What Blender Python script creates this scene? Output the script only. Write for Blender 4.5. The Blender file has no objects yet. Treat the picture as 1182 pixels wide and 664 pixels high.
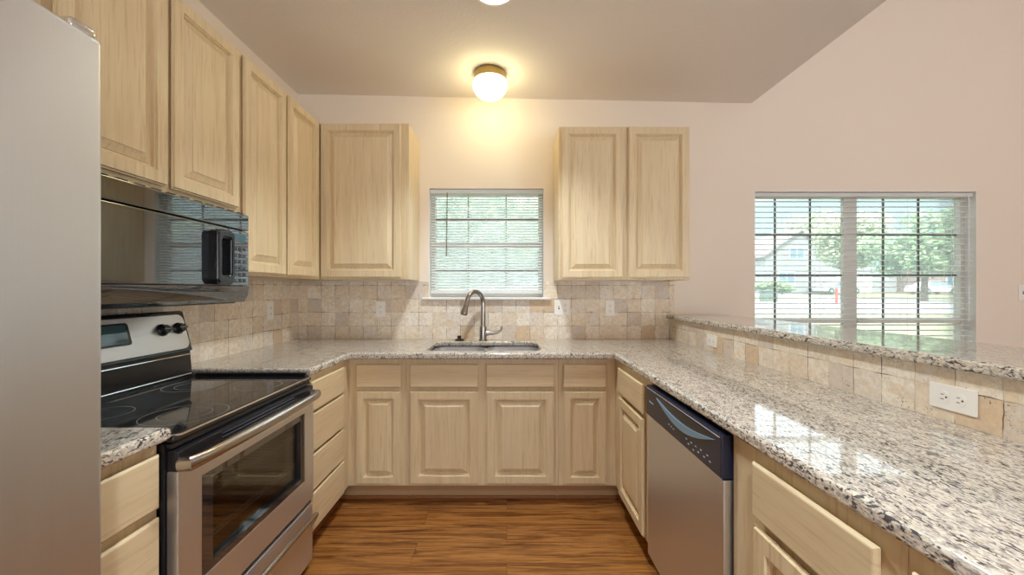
import bpy, bmesh, math, random
from mathutils import Vector, Matrix
random.seed(7)
PI = math.pi
SC = bpy.context.scene
COL = SC.collection

# ------------------------------------------------------------------ camera
HC = 1.281
cam_d = bpy.data.cameras.new('camera')
cam = bpy.data.objects.new('camera', cam_d); COL.objects.link(cam)
cam.location = (0, 0, HC); cam.rotation_euler = (PI / 2, 0, 0)
cam_d.sensor_width = 36.0; cam_d.lens = 450.0 / 1182 * 36.0
cam_d.shift_x = 6 / 1182; cam_d.shift_y = 3 / 1182
cam_d.clip_start = 0.02; cam_d.clip_end = 500
SC.camera = cam

# ------------------------------------------------------------------ world, sun, area lights, exposure
SC.view_settings.view_transform = 'Standard'
SC.view_settings.look = 'None'
SC.view_settings.gamma = 1
SC.view_settings.use_curve_mapping = False
SC.view_settings.exposure = 0.66
SC.cycles.max_bounces = 8
SC.cycles.diffuse_bounces = 6
SC.cycles.glossy_bounces = 4
SC.cycles.transmission_bounces = 6
SC.cycles.transparent_max_bounces = 16
SC.cycles.sample_clamp_indirect = 4
SC.cycles.caustics_reflective = False
SC.cycles.caustics_refractive = False
SC.cycles.use_denoising = True

w = bpy.data.worlds.new('sky'); SC.world = w; w.use_nodes = True
nt = w.node_tree; nt.nodes.clear()
wo = nt.nodes.new('ShaderNodeOutputWorld'); bg = nt.nodes.new('ShaderNodeBackground')
tc = nt.nodes.new('ShaderNodeTexCoord'); sx = nt.nodes.new('ShaderNodeSeparateXYZ'); cr = nt.nodes.new('ShaderNodeValToRGB')
cr.color_ramp.elements[0].position = 0.0; cr.color_ramp.elements[0].color = (0.42, 0.57, 0.61, 1)
cr.color_ramp.elements[1].position = 0.25; cr.color_ramp.elements[1].color = (1.9, 2.2, 2.3, 1)
q_ = cr.color_ramp.elements.new(0.18); q_.color = (0.37, 0.56, 0.62, 1)
nt.links.new(tc.outputs['Generated'], sx.inputs[0]); nt.links.new(sx.outputs['Z'], cr.inputs[0])
nt.links.new(cr.outputs[0], bg.inputs[0]); nt.links.new(bg.outputs[0], wo.inputs[0])
bg.inputs[1].default_value = 1.3

def light(name, kind, loc, rot, energy, color=(1, 1, 1), **kw):
    d = bpy.data.lights.new(name, kind); d.energy = energy; d.color = color
    for k, v in kw.items(): setattr(d, k, v)
    o = bpy.data.objects.new(name, d); COL.objects.link(o); o.location = loc; o.rotation_euler = rot
    return o
sun_dir = Vector((0.45, 0.75, -0.85))
sun = light('sun', 'SUN', (0, -5, 20), sun_dir.to_track_quat('-Z', 'Y').to_euler(), 3.3, (1.0, 0.96, 0.9), angle=0.02)
# added fill lights out of view, with no door
light('fill_area_rear', 'AREA', (0.9, -4.35, 1.15), (PI / 2 + .5, 0, 0), 84, (0.78, 0.90, 1.0), shape='RECTANGLE', size=3.2, size_y=2.2)  # broad soft fill added behind the camera, in front of a solid wall
light('fill_point_right', 'POINT', (3.7, -.9, 2.3), (0, 0, 0), 16, (.92, .97, 1.0), shadow_soft_size=.25)  # unseen point fill added to brighten the left cabinets
light('fill_area_right', 'AREA', (5.4, -3.5, 1.4), (PI / 2 + .3, 0, PI / 2 - .25), 104, (0.80, 0.91, 1.0), shape='RECTANGLE', size=1.6, size_y=2.1)  # unseen fill panel added beside the closed right wall

# ------------------------------------------------------------------ materials
def srgb(r, g, b):
    f = lambda c: (c / 255 / 12.92) if c / 255 <= 0.04045 else ((c / 255 + 0.055) / 1.055) ** 2.4
    return (f(r), f(g), f(b), 1)

class NT:
    def __init__(s, name):
        s.m = bpy.data.materials.new(name); s.m.use_nodes = True
        s.t = s.m.node_tree; s.t.nodes.clear()
        s.out = s.n('ShaderNodeOutputMaterial')
    def n(s, kind, **kw):
        x = s.t.nodes.new(kind)
        for k, v in kw.items(): setattr(x, k, v)
        return x
    def l(s, a, b): s.t.links.new(a, b)
    def setin(s, node, **kw):
        for k, v in kw.items():
            k = k.replace('_', ' ')
            if hasattr(v, 'is_output'): s.l(v, node.inputs[k])
            else: node.inputs[k].default_value = v
    def principled(s, **kw):
        p = s.n('ShaderNodeBsdfPrincipled'); s.setin(p, **kw); s.l(p.outputs[0], s.out.inputs[0]); return p
    def coords(s, scale=(1, 1, 1), rnd=False, rot=(0, 0, 0)):
        t = s.n('ShaderNodeTexCoord'); mp = s.n('ShaderNodeMapping'); s.l(t.outputs['Object'], mp.inputs['Vector'])
        mp.inputs['Scale'].default_value = scale; mp.inputs['Rotation'].default_value = rot
        if rnd:
            oi = s.n('ShaderNodeObjectInfo'); mu = s.n('ShaderNodeMath', operation='MULTIPLY'); mu.inputs[1].default_value = 37.0
            s.l(oi.outputs['Random'], mu.inputs[0]); s.l(mu.outputs[0], mp.inputs['Location'])
        return mp.outputs[0]
    def noise(s, vec, scale, detail=3, rough=0.55, dist=0.0):
        n = s.n('ShaderNodeTexNoise'); s.l(vec, n.inputs['Vector'])
        n.inputs['Scale'].default_value = scale; n.inputs['Detail'].default_value = detail
        n.inputs['Roughness'].default_value = rough; n.inputs['Distortion'].default_value = dist
        return n.outputs['Fac']
    def ramp(s, fac, stops, mode='LINEAR'):
        r = s.n('ShaderNodeValToRGB'); r.color_ramp.interpolation = mode; e = r.color_ramp.elements
        e[0].position, e[0].color = stops[0]; e[1].position, e[1].color = stops[1]
        for p, c in stops[2:]:
            q = e.new(p); q.color = c
        s.l(fac, r.inputs[0]); return r.outputs[0]
    def mix(s, fac, a, b, mode='MIX'):
        m = s.n('ShaderNodeMix', data_type='RGBA', blend_type=mode)
        for v, i in ((fac, 0), (a, 6), (b, 7)):
            if hasattr(v, 'is_output'): s.l(v, m.inputs[i])
            else: m.inputs[i].default_value = v
        return m.outputs[2]
    def bump(s, h, strength, dist=0.002):
        b = s.n('ShaderNodeBump'); b.inputs['Strength'].default_value = strength; b.inputs['Distance'].default_value = dist
        s.l(h, b.inputs['Height']); return b.outputs[0]

def plain(name, col, rough=0.5, metal=0.0, **kw):
    t = NT(name); vec = t.coords(); n = t.noise(vec, 9, 2)
    d = tuple(c * 0.94 for c in col[:3]) + (1,)
    t.principled(Base_Color=t.mix(n, d, col), Roughness=rough, Metallic=metal, **kw); return t.m

def wood_cab(name, vertical):
    t = NT(name)
    v = t.coords((26, 26, 1.6) if vertical else (1.6, 1.6, 26), True)
    g = t.noise(v, 1.0, 4, 0.5, 0.5)
    v2 = t.coords((110, 110, 5) if vertical else (5, 5, 110), True)
    f = t.noise(v2, 1.0, 3, 0.6, 0.2)
    c = t.ramp(g, [(0.2, srgb(210, 189, 152)), (0.75, srgb(226, 208, 172))])
    c = t.mix(t.ramp(f, [(0.3, (0.55, 0.55, 0.55, 1)), (0.48, (0, 0, 0, 1))]), c, srgb(188, 158, 120))
    oi = t.n('ShaderNodeObjectInfo')
    c = t.mix(t.ramp(oi.outputs['Random'], [(0, (0, 0, 0, 1)), (1, (0.3, 0.3, 0.3, 1))]), c, srgb(214, 186, 146))
    t.principled(Base_Color=c, Roughness=0.38, Normal=t.bump(f, 0.12, 0.001)); return t.m

def granite(name):
    t = NT(name)
    v = t.coords((2.25, 0.85, 1.8))
    wv = t.n('ShaderNodeTexNoise'); t.l(v, wv.inputs['Vector']); wv.inputs['Scale'].default_value = 40; wv.inputs['Detail'].default_value = 2
    add = t.n('ShaderNodeMix', data_type='VECTOR'); add.inputs[0].default_value = 0.025
    t.l(v, add.inputs[4]); t.l(wv.outputs['Color'], add.inputs[5]); vv = add.outputs[1]
    def vor(scale):
        n = t.n('ShaderNodeTexVoronoi'); t.l(vv, n.inputs['Vector']); n.inputs['Scale'].default_value = scale
        sp = t.n('ShaderNodeSeparateColor'); t.l(n.outputs['Color'], sp.inputs[0]); return sp.outputs[0]
    a = vor(165)
    c = t.ramp(a, [(0, srgb(190, 183, 174)), (0.28, srgb(224, 216, 202)), (0.66, srgb(204, 191, 170)), (0.82, srgb(214, 206, 194))], 'CONSTANT')
    gmask = t.noise(vv, 85, 3, 0.6)
    c = t.mix(t.ramp(gmask, [(0.53, (0, 0, 0, 1)), (0.61, (0.8, 0.8, 0.8, 1))]), c, srgb(136, 131, 128))
    clus = t.noise(vv, 22, 2)
    b = t.noise(vv, 105, 2, 0.5)
    m = t.n('ShaderNodeMath', operation='MULTIPLY_ADD'); t.l(clus, m.inputs[0]); m.inputs[1].default_value = 0.45; t.l(b, m.inputs[2])
    c = t.mix(t.ramp(m.outputs[0], [(0.785, (0, 0, 0, 1)), (0.835, (.92, .92, .92, 1))]), c, srgb(54, 53, 60))
    tan = t.noise(vv, 48, 2)
    c = t.mix(t.ramp(tan, [(0.62, (0, 0, 0, 1)), (0.70, (0.4, 0.4, 0.4, 1))]), c, srgb(190, 164, 126))
    t.principled(Base_Color=c, Roughness=0.06, Specular_IOR_Level=0.5, Coat_Weight=0.22, Coat_Roughness=0.02, Coat_IOR=1.5); return t.m

def travertine(name, axis):
    t = NT(name)
    tcn = t.n('ShaderNodeTexCoord'); s = t.n('ShaderNodeSeparateXYZ'); t.l(tcn.outputs['Object'], s.inputs[0])
    cx = t.n('ShaderNodeCombineXYZ'); t.l(s.outputs['X' if axis == 'x' else 'Y'], cx.inputs[0]); t.l(s.outputs['Z'], cx.inputs[1])
    wob = t.n('ShaderNodeTexNoise'); t.l(tcn.outputs['Object'], wob.inputs['Vector']); wob.inputs['Scale'].default_value = 22; wob.inputs['Detail'].default_value = 2
    mx = t.n('ShaderNodeMix', data_type='VECTOR'); mx.inputs[0].default_value = 0.010
    t.l(cx.outputs[0], mx.inputs[4]); t.l(wob.outputs['Color'], mx.inputs[5]); v = mx.outputs[1]
    br = t.n('ShaderNodeTexBrick'); t.l(v, br.inputs['Vector'])
    br.offset = 0.0; br.squash = 1.0
    for k, x in (('Scale', 1.0), ('Mortar Size', 0.0017), ('Mortar Smooth', 0.4), ('Bias', 0.0), ('Brick Width', 0.1035), ('Row Height', 0.1005)):
        br.inputs[k].default_value = x
    dv = t.n('ShaderNodeVectorMath', operation='DIVIDE'); t.l(v, dv.inputs[0]); dv.inputs[1].default_value = (0.1035, 0.1005, 1)
    fl = t.n('ShaderNodeVectorMath', operation='FLOOR'); t.l(dv.outputs[0], fl.inputs[0])
    wn = t.n('ShaderNodeTexWhiteNoise', noise_dimensions='2D'); t.l(fl.outputs[0], wn.inputs['Vector'])
    c = t.ramp(wn.outputs['Value'], [(0, srgb(236, 222, 202)), (0.2, srgb(242, 231, 214)), (0.45, srgb(236, 227, 215)), (0.62, srgb(246, 237, 223)),
                                     (0.80, srgb(220, 208, 196)), (0.93, srgb(222, 198, 168))], 'CONSTANT')
    obj = tcn.outputs['Object']
    n1 = t.noise(obj, 14, 4, 0.6, 0.8)
    c = t.mix(t.ramp(n1, [(0.48, (0, 0, 0, 1)), (0.68, (0.45, 0.45, 0.45, 1))]), c, srgb(226, 196, 148))
    n3 = t.noise(obj, 60, 4, 0.65)
    c = t.mix(t.ramp(n3, [(0.4, (0.35, 0.35, 0.35, 1)), (0.6, (0, 0, 0, 1))]), c, srgb(190, 168, 146))
    pit = t.noise(obj, 170, 2, 0.5)
    pc = t.noise(obj, 18, 2)
    pm = t.n('ShaderNodeMath', operation='MULTIPLY_ADD'); t.l(pc, pm.inputs[0]); pm.inputs[1].default_value = 0.5; t.l(pit, pm.inputs[2])
    pits = t.ramp(pm.outputs[0], [(0.97, (0, 0, 0, 1)), (1.0, (1, 1, 1, 1))])
    c = t.mix(pits, c, srgb(140, 112, 84))
    gap = t.noise(obj, 9, 2)
    mcol = t.ramp(gap, [(0.47, srgb(214, 199, 178)), (0.60, srgb(112, 94, 78))])
    c = t.mix(br.outputs['Fac'], c, mcol)
    inv = t.n('ShaderNodeMath', operation='SUBTRACT'); inv.inputs[0].default_value = 1.0; t.l(br.outputs['Fac'], inv.inputs[1])
    t.principled(Base_Color=c, Roughness=0.55, Normal=t.bump(inv.outputs[0], 0.5, 0.003)); return t.m

def floor_wood(name):
    t = NT(name)
    tcn = t.n('ShaderNodeTexCoord')
    br = t.n('ShaderNodeTexBrick'); t.l(tcn.outputs['Object'], br.inputs['Vector']); br.offset = 0.37
    for k, x in (('Scale', 1.0), ('Mortar Size', 0.0008), ('Mortar Smooth', 0.2), ('Bias', 0.0), ('Brick Width', 1.22), ('Row Height', 0.152)):
        br.inputs[k].default_value = x
    br.inputs['Color1'].default_value = (0, 0, 0, 1); br.inputs['Color2'].default_value = (1, 1, 1, 1); br.inputs['Mortar'].default_value = (0.5, 0.5, 0.5, 1)
    sh = t.n('ShaderNodeVectorMath', operation='MULTIPLY_ADD'); t.l(br.outputs['Color'], sh.inputs[0]); sh.inputs[1].default_value = (5, 3, 0); t.l(tcn.outputs['Object'], sh.inputs[2])
    mp = t.n('ShaderNodeMapping'); t.l(sh.outputs[0], mp.inputs[0]); mp.inputs['Scale'].default_value = (0.75, 13, 1)
    g = t.noise(mp.outputs[0], 2.2, 6, 0.62, 1.6)
    mp2 = t.n('ShaderNodeMapping'); t.l(sh.outputs[0], mp2.inputs[0]); mp2.inputs['Scale'].default_value = (1.8, 70, 1)
    f = t.noise(mp2.outputs[0], 1.5, 3, 0.6, 0.3)
    c = t.ramp(g, [(0.30, srgb(74, 42, 18)), (0.44, srgb(136, 86, 40)), (0.57, srgb(176, 120, 62)), (0.75, srgb(150, 96, 46))])
    c = t.mix(t.ramp(f, [(0.35, (0.55, 0.55, 0.55, 1)), (0.52, (0, 0, 0, 1))]), c, srgb(86, 48, 22))
    c = t.mix(t.ramp(br.outputs['Color'], [(0, (0, 0, 0, 1)), (1, (0.25, 0.25, 0.25, 1))]), c, srgb(120, 66, 26))
    c = t.mix(br.outputs['Fac'], c, srgb(60, 32, 14))
    t.principled(Base_Color=c, Roughness=0.32, Normal=t.bump(f, 0.08, 0.001)); return t.m

def steel(name, col=(0.76, 0.77, 0.80, 1), rough=0.42, stretch=(2, 2, 160)):
    t = NT(name); v = t.coords(stretch); n = t.noise(v, 1.5, 3, 0.6)
    t.principled(Base_Color=t.mix(n, tuple(c * 0.95 for c in col[:3]) + (1,), col), Metallic=1.0,
                 Roughness=t.ramp(n, [(0.3, (rough - 0.02,) * 3 + (1,)), (0.7, (rough + 0.03,) * 3 + (1,))])); return t.m

def painted(name, col, scale=160, strength=0.12, rough=0.75):
    t = NT(name); v = t.coords(); n = t.noise(v, scale, 3, 0.6); big = t.noise(v, 1.3, 2)
    t.principled(Base_Color=t.mix(big, tuple(c * 0.97 for c in col[:3]) + (1,), col), Roughness=rough, Normal=t.bump(n, strength, 0.003)); return t.m

def thin_glass(name, tint=(1, 1, 1, 1), refl=0.08, rough=0.02):
    t = NT(name); tr = t.n('ShaderNodeBsdfTransparent'); tr.inputs[0].default_value = tint
    gl = t.n('ShaderNodeBsdfGlossy'); gl.inputs['Roughness'].default_value = rough
    lw = t.n('ShaderNodeLayerWeight'); lw.inputs[0].default_value = 0.25
    ma = t.n('ShaderNodeMath', operation='MULTIPLY_ADD'); t.l(lw.outputs['Fresnel'], ma.inputs[0]); ma.inputs[1].default_value = 0.6; ma.inputs[2].default_value = refl * 0.3
    mx = t.n('ShaderNodeMixShader'); t.l(ma.outputs[0], mx.inputs[0]); t.l(tr.outputs[0], mx.inputs[1]); t.l(gl.outputs[0], mx.inputs[2])
    t.l(mx.outputs[0], t.out.inputs[0]); return t.m

def glow(name, col, strength):
    t = NT(name); e = t.n('ShaderNodeEmission'); e.inputs[0].default_value = col; e.inputs[1].default_value = strength
    t.l(e.outputs[0], t.out.inputs[0]); return t.m

def leafy(name, a, b):
    t = NT(name); v = t.coords(); n = t.noise(v, 3.0, 3)
    p = t.principled(Base_Color=t.ramp(n, [(0.3, a), (0.7, b)]), Roughness=0.6)
    t.setin(p, Subsurface_Weight=0.0); return t.m

M = {}
M['wood_v'] = wood_cab('pickled_wood_upright', True)
M['wood_h'] = wood_cab('pickled_wood_level', False)
M['toe'] = plain('toe_kick_wood', srgb(140, 88, 48), 0.5)
M['toe_board'] = plain('toe_board_wood', srgb(186, 150, 110), 0.5)
M['granite'] = granite('speckled_granite')
M['tile_x'] = travertine('travertine_back', 'x')
M['tile_y'] = travertine('travertine_side', 'y')
M['floor'] = floor_wood('floor_planks')
M['wall'] = painted('wall_paint', srgb(235, 223, 209))
M['ceiling'] = painted('ceiling_texture', srgb(238, 231, 224), 70, 0.5, 0.85)
M['white'] = plain('white_trim_paint', srgb(240, 238, 235), 0.4)
t = NT('white_blind_slats'); df = t.n('ShaderNodeBsdfDiffuse'); tl = t.n('ShaderNodeBsdfTranslucent')
vc = t.mix(t.noise(t.coords(), 5, 2), srgb(240, 241, 241), srgb(246, 246, 246)); t.l(vc, df.inputs[0]); t.l(vc, tl.inputs[0])
mx = t.n('ShaderNodeMixShader'); mx.inputs[0].default_value = .35; t.l(df.outputs[0], mx.inputs[1]); t.l(tl.outputs[0], mx.inputs[2]); t.l(mx.outputs[0], t.out.inputs[0]); M['slat'] = t.m
M['frame'] = plain('window_frame_vinyl', srgb(215, 208, 200), 0.4)
M['muntin'] = plain('muntin_backlit', srgb(96, 96, 92), 0.5)  # bars coloured dark grey to look backlit
M['glass'] = thin_glass('window_glass')
def screen(name, a, b):  # insect screen with a pale haze mixed in to veil the view
    t = NT(name); tr = t.n('ShaderNodeBsdfTransparent'); tl = t.n('ShaderNodeBsdfTranslucent'); tl.inputs[0].default_value = (.72, .87, .92, 1)
    nz = t.noise(t.coords(), 60, 2); mx = t.n('ShaderNodeMixShader')
    t.l(t.ramp(nz, [(0.3, (a, a, a, 1)), (0.7, (b, b, b, 1))]), mx.inputs[0]); t.l(tr.outputs[0], mx.inputs[1]); t.l(tl.outputs[0], mx.inputs[2]); t.l(mx.outputs[0], t.out.inputs[0]); return t.m
M['screen_dense'] = screen('screen_veil_dense', .20, .36)
M['screen_fine'] = screen('screen_veil_fine', .08, .11)
M['steel'] = steel('brushed_steel')
M['steel_v'] = steel('brushed_steel_upright', (0.72, 0.75, 0.80, 1), 0.38, (160, 160, 2))
M['nickel'] = steel('brushed_nickel', (0.50, 0.46, 0.44, 1), 0.20, (40, 40, 40))
M['faucet'] = steel('dark_nickel', (0.36, 0.33, 0.31, 1), 0.18, (40, 40, 40))
M['chrome'] = plain('polished_metal', (0.8, 0.8, 0.8, 1), 0.12, 1.0)
M['black_glass'] = plain('black_glass', (0.012, 0.015, 0.020, 1), 0.03, 0.0, Specular_IOR_Level=1.0, Coat_Weight=1.0, Coat_IOR=1.7, Coat_Roughness=0.02)
M['cook_glass'] = plain('cooktop_glass', (0.018, 0.017, 0.018, 1), 0.05, 0.0, Specular_IOR_Level=0.6)
M['black'] = plain('black_plastic', (0.015, 0.015, 0.018, 1), 0.25)
M['navy'] = plain('dark_blue_black_plastic', (0.016, 0.020, 0.042, 1), 0.25)
M['pocket'] = plain('grey_blue_plastic', srgb(120, 150, 172), 0.3)
M['mark'] = plain('pale_print', srgb(190, 195, 205), 0.5)
M['ring'] = plain('burner_ring_print', srgb(150, 150, 150), 0.4)
M['oven_glass'] = thin_glass('oven_window_glass', (0.62, 0.60, 0.57, 1), 0.16)
M['cavity'] = plain('oven_enamel', (0.16, 0.15, 0.14, 1), 0.4)
M['rack'] = plain('rack_wire', srgb(190, 188, 184), 0.5)
M['lcd'] = plain('control_display', (0.05, 0.11, 0.13, 1), 0.06)
M['plastic'] = plain('ivory_plastic', srgb(247, 244, 238), 0.35)
M['slot'] = plain('dark_slot', (0.03, 0.025, 0.02, 1), 0.6)
M['brass'] = plain('aged_brass', (0.42, 0.30, 0.12, 1), 0.35, 1.0)
M['globe'] = glow('lit_globe', (1.0, 0.86, 0.46, 1), 11.5)
M['downlight'] = glow('lit_downlight', (1.0, 0.97, 0.93, 1), 9.0)
M['grass'] = leafy('lawn_grass', srgb(112, 116, 72), srgb(138, 132, 92))
M['concrete'] = plain('street_concrete', srgb(158, 157, 156), 0.9)
M['leaf_a'] = leafy('leaves_green', srgb(112, 146, 100), srgb(166, 190, 140))
M['leaf_b'] = leafy('leaves_olive', srgb(150, 166, 122), srgb(196, 204, 166))
M['bark'] = plain('tree_bark', srgb(110, 90, 74), 0.9)
M['siding'] = plain('house_siding', srgb(150, 150, 152), 0.8)
M['brick'] = plain('pinkish_brick', srgb(160, 140, 134), 0.85)
M['roof'] = plain('roof_shingle', srgb(150, 140, 140), 0.9)
M['house_glass'] = plain('house_window', srgb(112, 140, 158), 0.1)
M['car_white'] = plain('white_car_paint', srgb(232, 234, 236), 0.2)
M['car_blue'] = plain('blue_grey_car_paint', srgb(66, 88, 112), 0.2)
M['tyre'] = plain('tyre_rubber', (0.02, 0.02, 0.02, 1), 0.8)
M['red'] = plain('red_paint', srgb(220, 60, 50), 0.5)
M['grey_green'] = plain('grey_green_metal', srgb(96, 112, 104), 0.6)
M['rubber'] = plain('black_rubber', (0.02, 0.018, 0.018, 1), 0.5)

# ------------------------------------------------------------------ mesh helpers (shapes are laid out in room coordinates)
def box(bm, x0, x1, y0, y1, z0, z1, bev=0.0, seg=2):
    r = bmesh.ops.create_cube(bm, size=1.0)
    vs = r['verts']
    sx_, sy_, sz_ = x1 - x0, y1 - y0, z1 - z0
    for v in vs:
        v.co = Vector((x0 + (v.co.x + .5) * sx_, y0 + (v.co.y + .5) * sy_, z0 + (v.co.z + .5) * sz_))
    if bev > 0:
        es = list({e for v in vs for e in v.link_edges})
        bmesh.ops.bevel(bm, geom=es, offset=min(bev, 0.49 * min(abs(sx_), abs(sy_), abs(sz_))), segments=seg, affect='EDGES', profile=0.5)

def new(): return bmesh.new()

def boxes(*specs, bev=0.0):
    bm = new()
    for s in specs: box(bm, *s, bev=bev)
    return bm

def frames_along(pts):
    out = []; n = len(pts); up = Vector((0, 0, 1)); prev = None
    for i in range(n):
        t = (pts[min(i + 1, n - 1)] - pts[max(i - 1, 0)]).normalized()
        if prev is None:
            a = up if abs(t.dot(up)) < 0.9 else Vector((1, 0, 0))
            u = t.cross(a).normalized()
        else:
            u = (prev - t * prev.dot(t)).normalized()
        prev = u; out.append((u, t.cross(u).normalized()))
    return out

def tube(bm, pts, r, seg=10, closed=False, flat=1.0):
    pts = [Vector(p) for p in pts]
    rs = r if isinstance(r, (list, tuple)) else [r] * len(pts)
    fr = frames_along(pts); rings = []
    for p, (u, v), rr in zip(pts, fr, rs):
        rings.append([bm.verts.new(p + u * (math.cos(2 * PI * k / seg) * rr) + v * (math.sin(2 * PI * k / seg) * rr * flat)) for k in range(seg)])
    for a, b in zip(rings, rings[1:]):
        for k in range(seg): bm.faces.new((a[k], a[(k + 1) % seg], b[(k + 1) % seg], b[k]))
    bm.faces.new(rings[0][::-1]); bm.faces.new(rings[-1])

def lathe(bm, prof, c, axis='z', seg=32):
    """prof: list of (radius, height along axis from c)"""
    rings = []
    c = Vector(c)
    def pt(r, h, a):
        x, y = r * math.cos(a), r * math.sin(a)
        return c + (Vector((x, y, h)) if axis == 'z' else Vector((h, x, y)) if axis == 'x' else Vector((x, h, y)))
    for r, h in prof:
        if r < 1e-6: rings.append([bm.verts.new(pt(0, h, 0))])
        else: rings.append([bm.verts.new(pt(r, h, 2 * PI * k / seg)) for k in range(seg)])
    for a, b in zip(rings, rings[1:]):
        for k in range(seg):
            k2 = (k + 1) % seg
            f = [a[k] if len(a) > 1 else a[0], a[k2] if len(a) > 1 else None, b[k2] if len(b) > 1 else b[0], b[k] if len(b) > 1 else None]
            f = [q for q in f if q is not None]
            if len(f) > 2: bm.faces.new(f)
    for rg, fl in ((rings[0], True), (rings[-1], False)):
        if len(rg) > 1: bm.faces.new(rg[::-1] if fl else rg)

class Face:
    """a cabinet front: u runs along the wall, v up, w out into the room"""
    def __init__(s, side, plane): s.side, s.plane = side, plane
    def __call__(s, u, v, w):
        if s.side == 'back': return Vector((u, s.plane - w, v))
        if s.side == 'left': return Vector((s.plane + w, u, v))
        return Vector((s.plane - w, u, v))
    def box(s, bm, u0, u1, v0, v1, w0, w1, bev=0.0):
        a, b = s(u0, v0, w0), s(u1, v1, w1)
        box(bm, min(a.x, b.x), max(a.x, b.x), min(a.y, b.y), max(a.y, b.y), min(a.z, b.z), max(a.z, b.z), bev)

def loops(bm, face, u0, u1, v0, v1, prof):
    rings = []
    for ins, w_ in prof:
        rings.append([bm.verts.new(face(u, v, w_)) for u, v in ((u0 + ins, v0 + ins), (u1 - ins, v0 + ins), (u1 - ins, v1 - ins), (u0 + ins, v1 - ins))])
    for a, b in zip(rings, rings[1:]):
        for k in range(4): bm.faces.new((a[k], a[(k + 1) % 4], b[(k + 1) % 4], b[k]))
    bm.faces.new(rings[0][::-1]); bm.faces.new(rings[-1])

DOOR_PROF = [(.012, 0), (0, .013), (.0, .0150), (.005, .0150), (.007, .022),  (.048, .022), (.050, .0150), (.055, .0150), (.057, .005), (.064, .004), (.066, .007), (.092, .0185), (.0925, .0205), (.095, .0210)]
DOOR_NARROW = [(.012, 0), (0, .013), (.0, .0150), (.005, .0150), (.007, .022),  (.042, .022), (.044, .0150), (.048, .0150), (.050, .005), (.057, .004), (.059, .007), (.080, .0185), (.0805, .0205), (.083, .0210)]
DRAWER_PROF = [(.014, 0), (0, .014), (0, .019), (.004, .023), (.007, .024)]

ORG = {}
def fin(bm):
    bmesh.ops.recalc_face_normals(bm, faces=bm.faces[:])

def obj(name, bm, mat, parent=None, label=None, origin=None, smooth=38, norm=True):
    if norm: fin(bm)
    og = ORG[parent] if parent is not None else Vector(origin or (0, 0, 0))
    bmesh.ops.translate(bm, verts=bm.verts[:], vec=-og)
    me = bpy.data.meshes.new(name); bm.to_mesh(me); bm.free()
    if smooth:
        me.polygons.foreach_set('use_smooth', [True] * len(me.polygons))
        me.set_sharp_from_angle(angle=math.radians(smooth))
        hard = len(me.polygons) < 400
    me.materials.append(M[mat] if isinstance(mat, str) else mat)
    o = bpy.data.objects.new(name, me); COL.objects.link(o)
    if smooth and hard:
        wn = o.modifiers.new('weighted', 'WEIGHTED_NORMAL'); wn.keep_sharp = True; wn.weight = 100
    if parent is not None: o.parent = parent
    else: o.location = og
    if label: o['label'] = label
    ORG[o] = og
    return o

def thing(name, label, cat, loc, group=None):
    o = bpy.data.objects.new(name, None); COL.objects.link(o); o.location = loc; o.empty_display_size = 0.1
    o['label'] = label; o['category'] = cat
    if group: o['group'] = group
    ORG[o] = Vector(loc); return o

def tag(o, label, cat, group=None):
    o['label'] = label; o['category'] = cat
    if group: o['group'] = group
    return o

def struct(name, bm, mat, parent=None, origin=None, label=None, smooth=0):
    o = obj(name, bm, mat, parent, label, origin, smooth)
    if parent is None: o['kind'] = 'structure'; o['category'] = name.split('_')[0]
    return o

# ------------------------------------------------------------------ the room
D = 2.94           # tile face of the sink wall
XL = -1.575        # left wall
XR = 5.5; YF = -4.5; CT = 0.914; CB = 0.876; ZT = 4.1
struct('floor', boxes((XL - .12, XR + .12, YF - .12, D + .14, -.1, 0)), 'floor')
# sink wall with two window openings
K0, K1, KZ0, KZ1 = -.588, .281, 1.222, 2.052
L0, L1, LZ0, LZ1 = 1.868, 3.545, .45, 2.028
struct('wall_back', boxes((XL - .12, K0, D, D + .14, 0, ZT), (K0, K1, D, D + .14, 0, KZ0), (K0, K1, D, D + .14, KZ1, ZT),
                          (K1, L0, D, D + .14, 0, ZT), (L0, L1, D, D + .14, 0, LZ0), (L0, L1, D, D + .14, LZ1, ZT), (L1, XR + .12, D, D + .14, 0, ZT)), 'wall')
struct('wall_left', boxes((XL - .12, XL, YF, D, 0, ZT)), 'wall')
struct('wall_right', boxes((XR, XR + .12, YF, D, 0, ZT)), 'wall')
struct('wall_front', boxes((XL - .12, XR + .12, YF - .12, YF, 0, ZT)), 'wall')
# kitchen ceiling, which sags a little towards the living room, and its end above the bar
bm = new()
XC = 1.845
def zc(x): return 2.76 - .0205 * (x - XL)
vs = [bm.verts.new(p) for p in ((XL, YF, zc(XL)), (XC, YF, zc(XC)), (XC, D, zc(XC)), (XL, D, zc(XL)), (XL, YF, ZT), (XC, YF, ZT), (XC, D, ZT), (XL, D, ZT))]
for f in ((0, 1, 2, 3), (4, 5, 6, 7), (0, 1, 5, 4), (1, 2, 6, 5), (2, 3, 7, 6), (3, 0, 4, 7)): bm.faces.new([vs[i] for i in f])
struct('ceiling', bm, 'ceiling')
struct('ceiling_living', boxes((XL - .12, XR + .12, YF - .12, D + .14, ZT, ZT + .12)), 'ceiling')
# half wall under the bar
XB = 1.24
struct('wall_bar', boxes((XB, XB + .14, -1.2, D, 0, 1.065)), 'wall')

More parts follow.
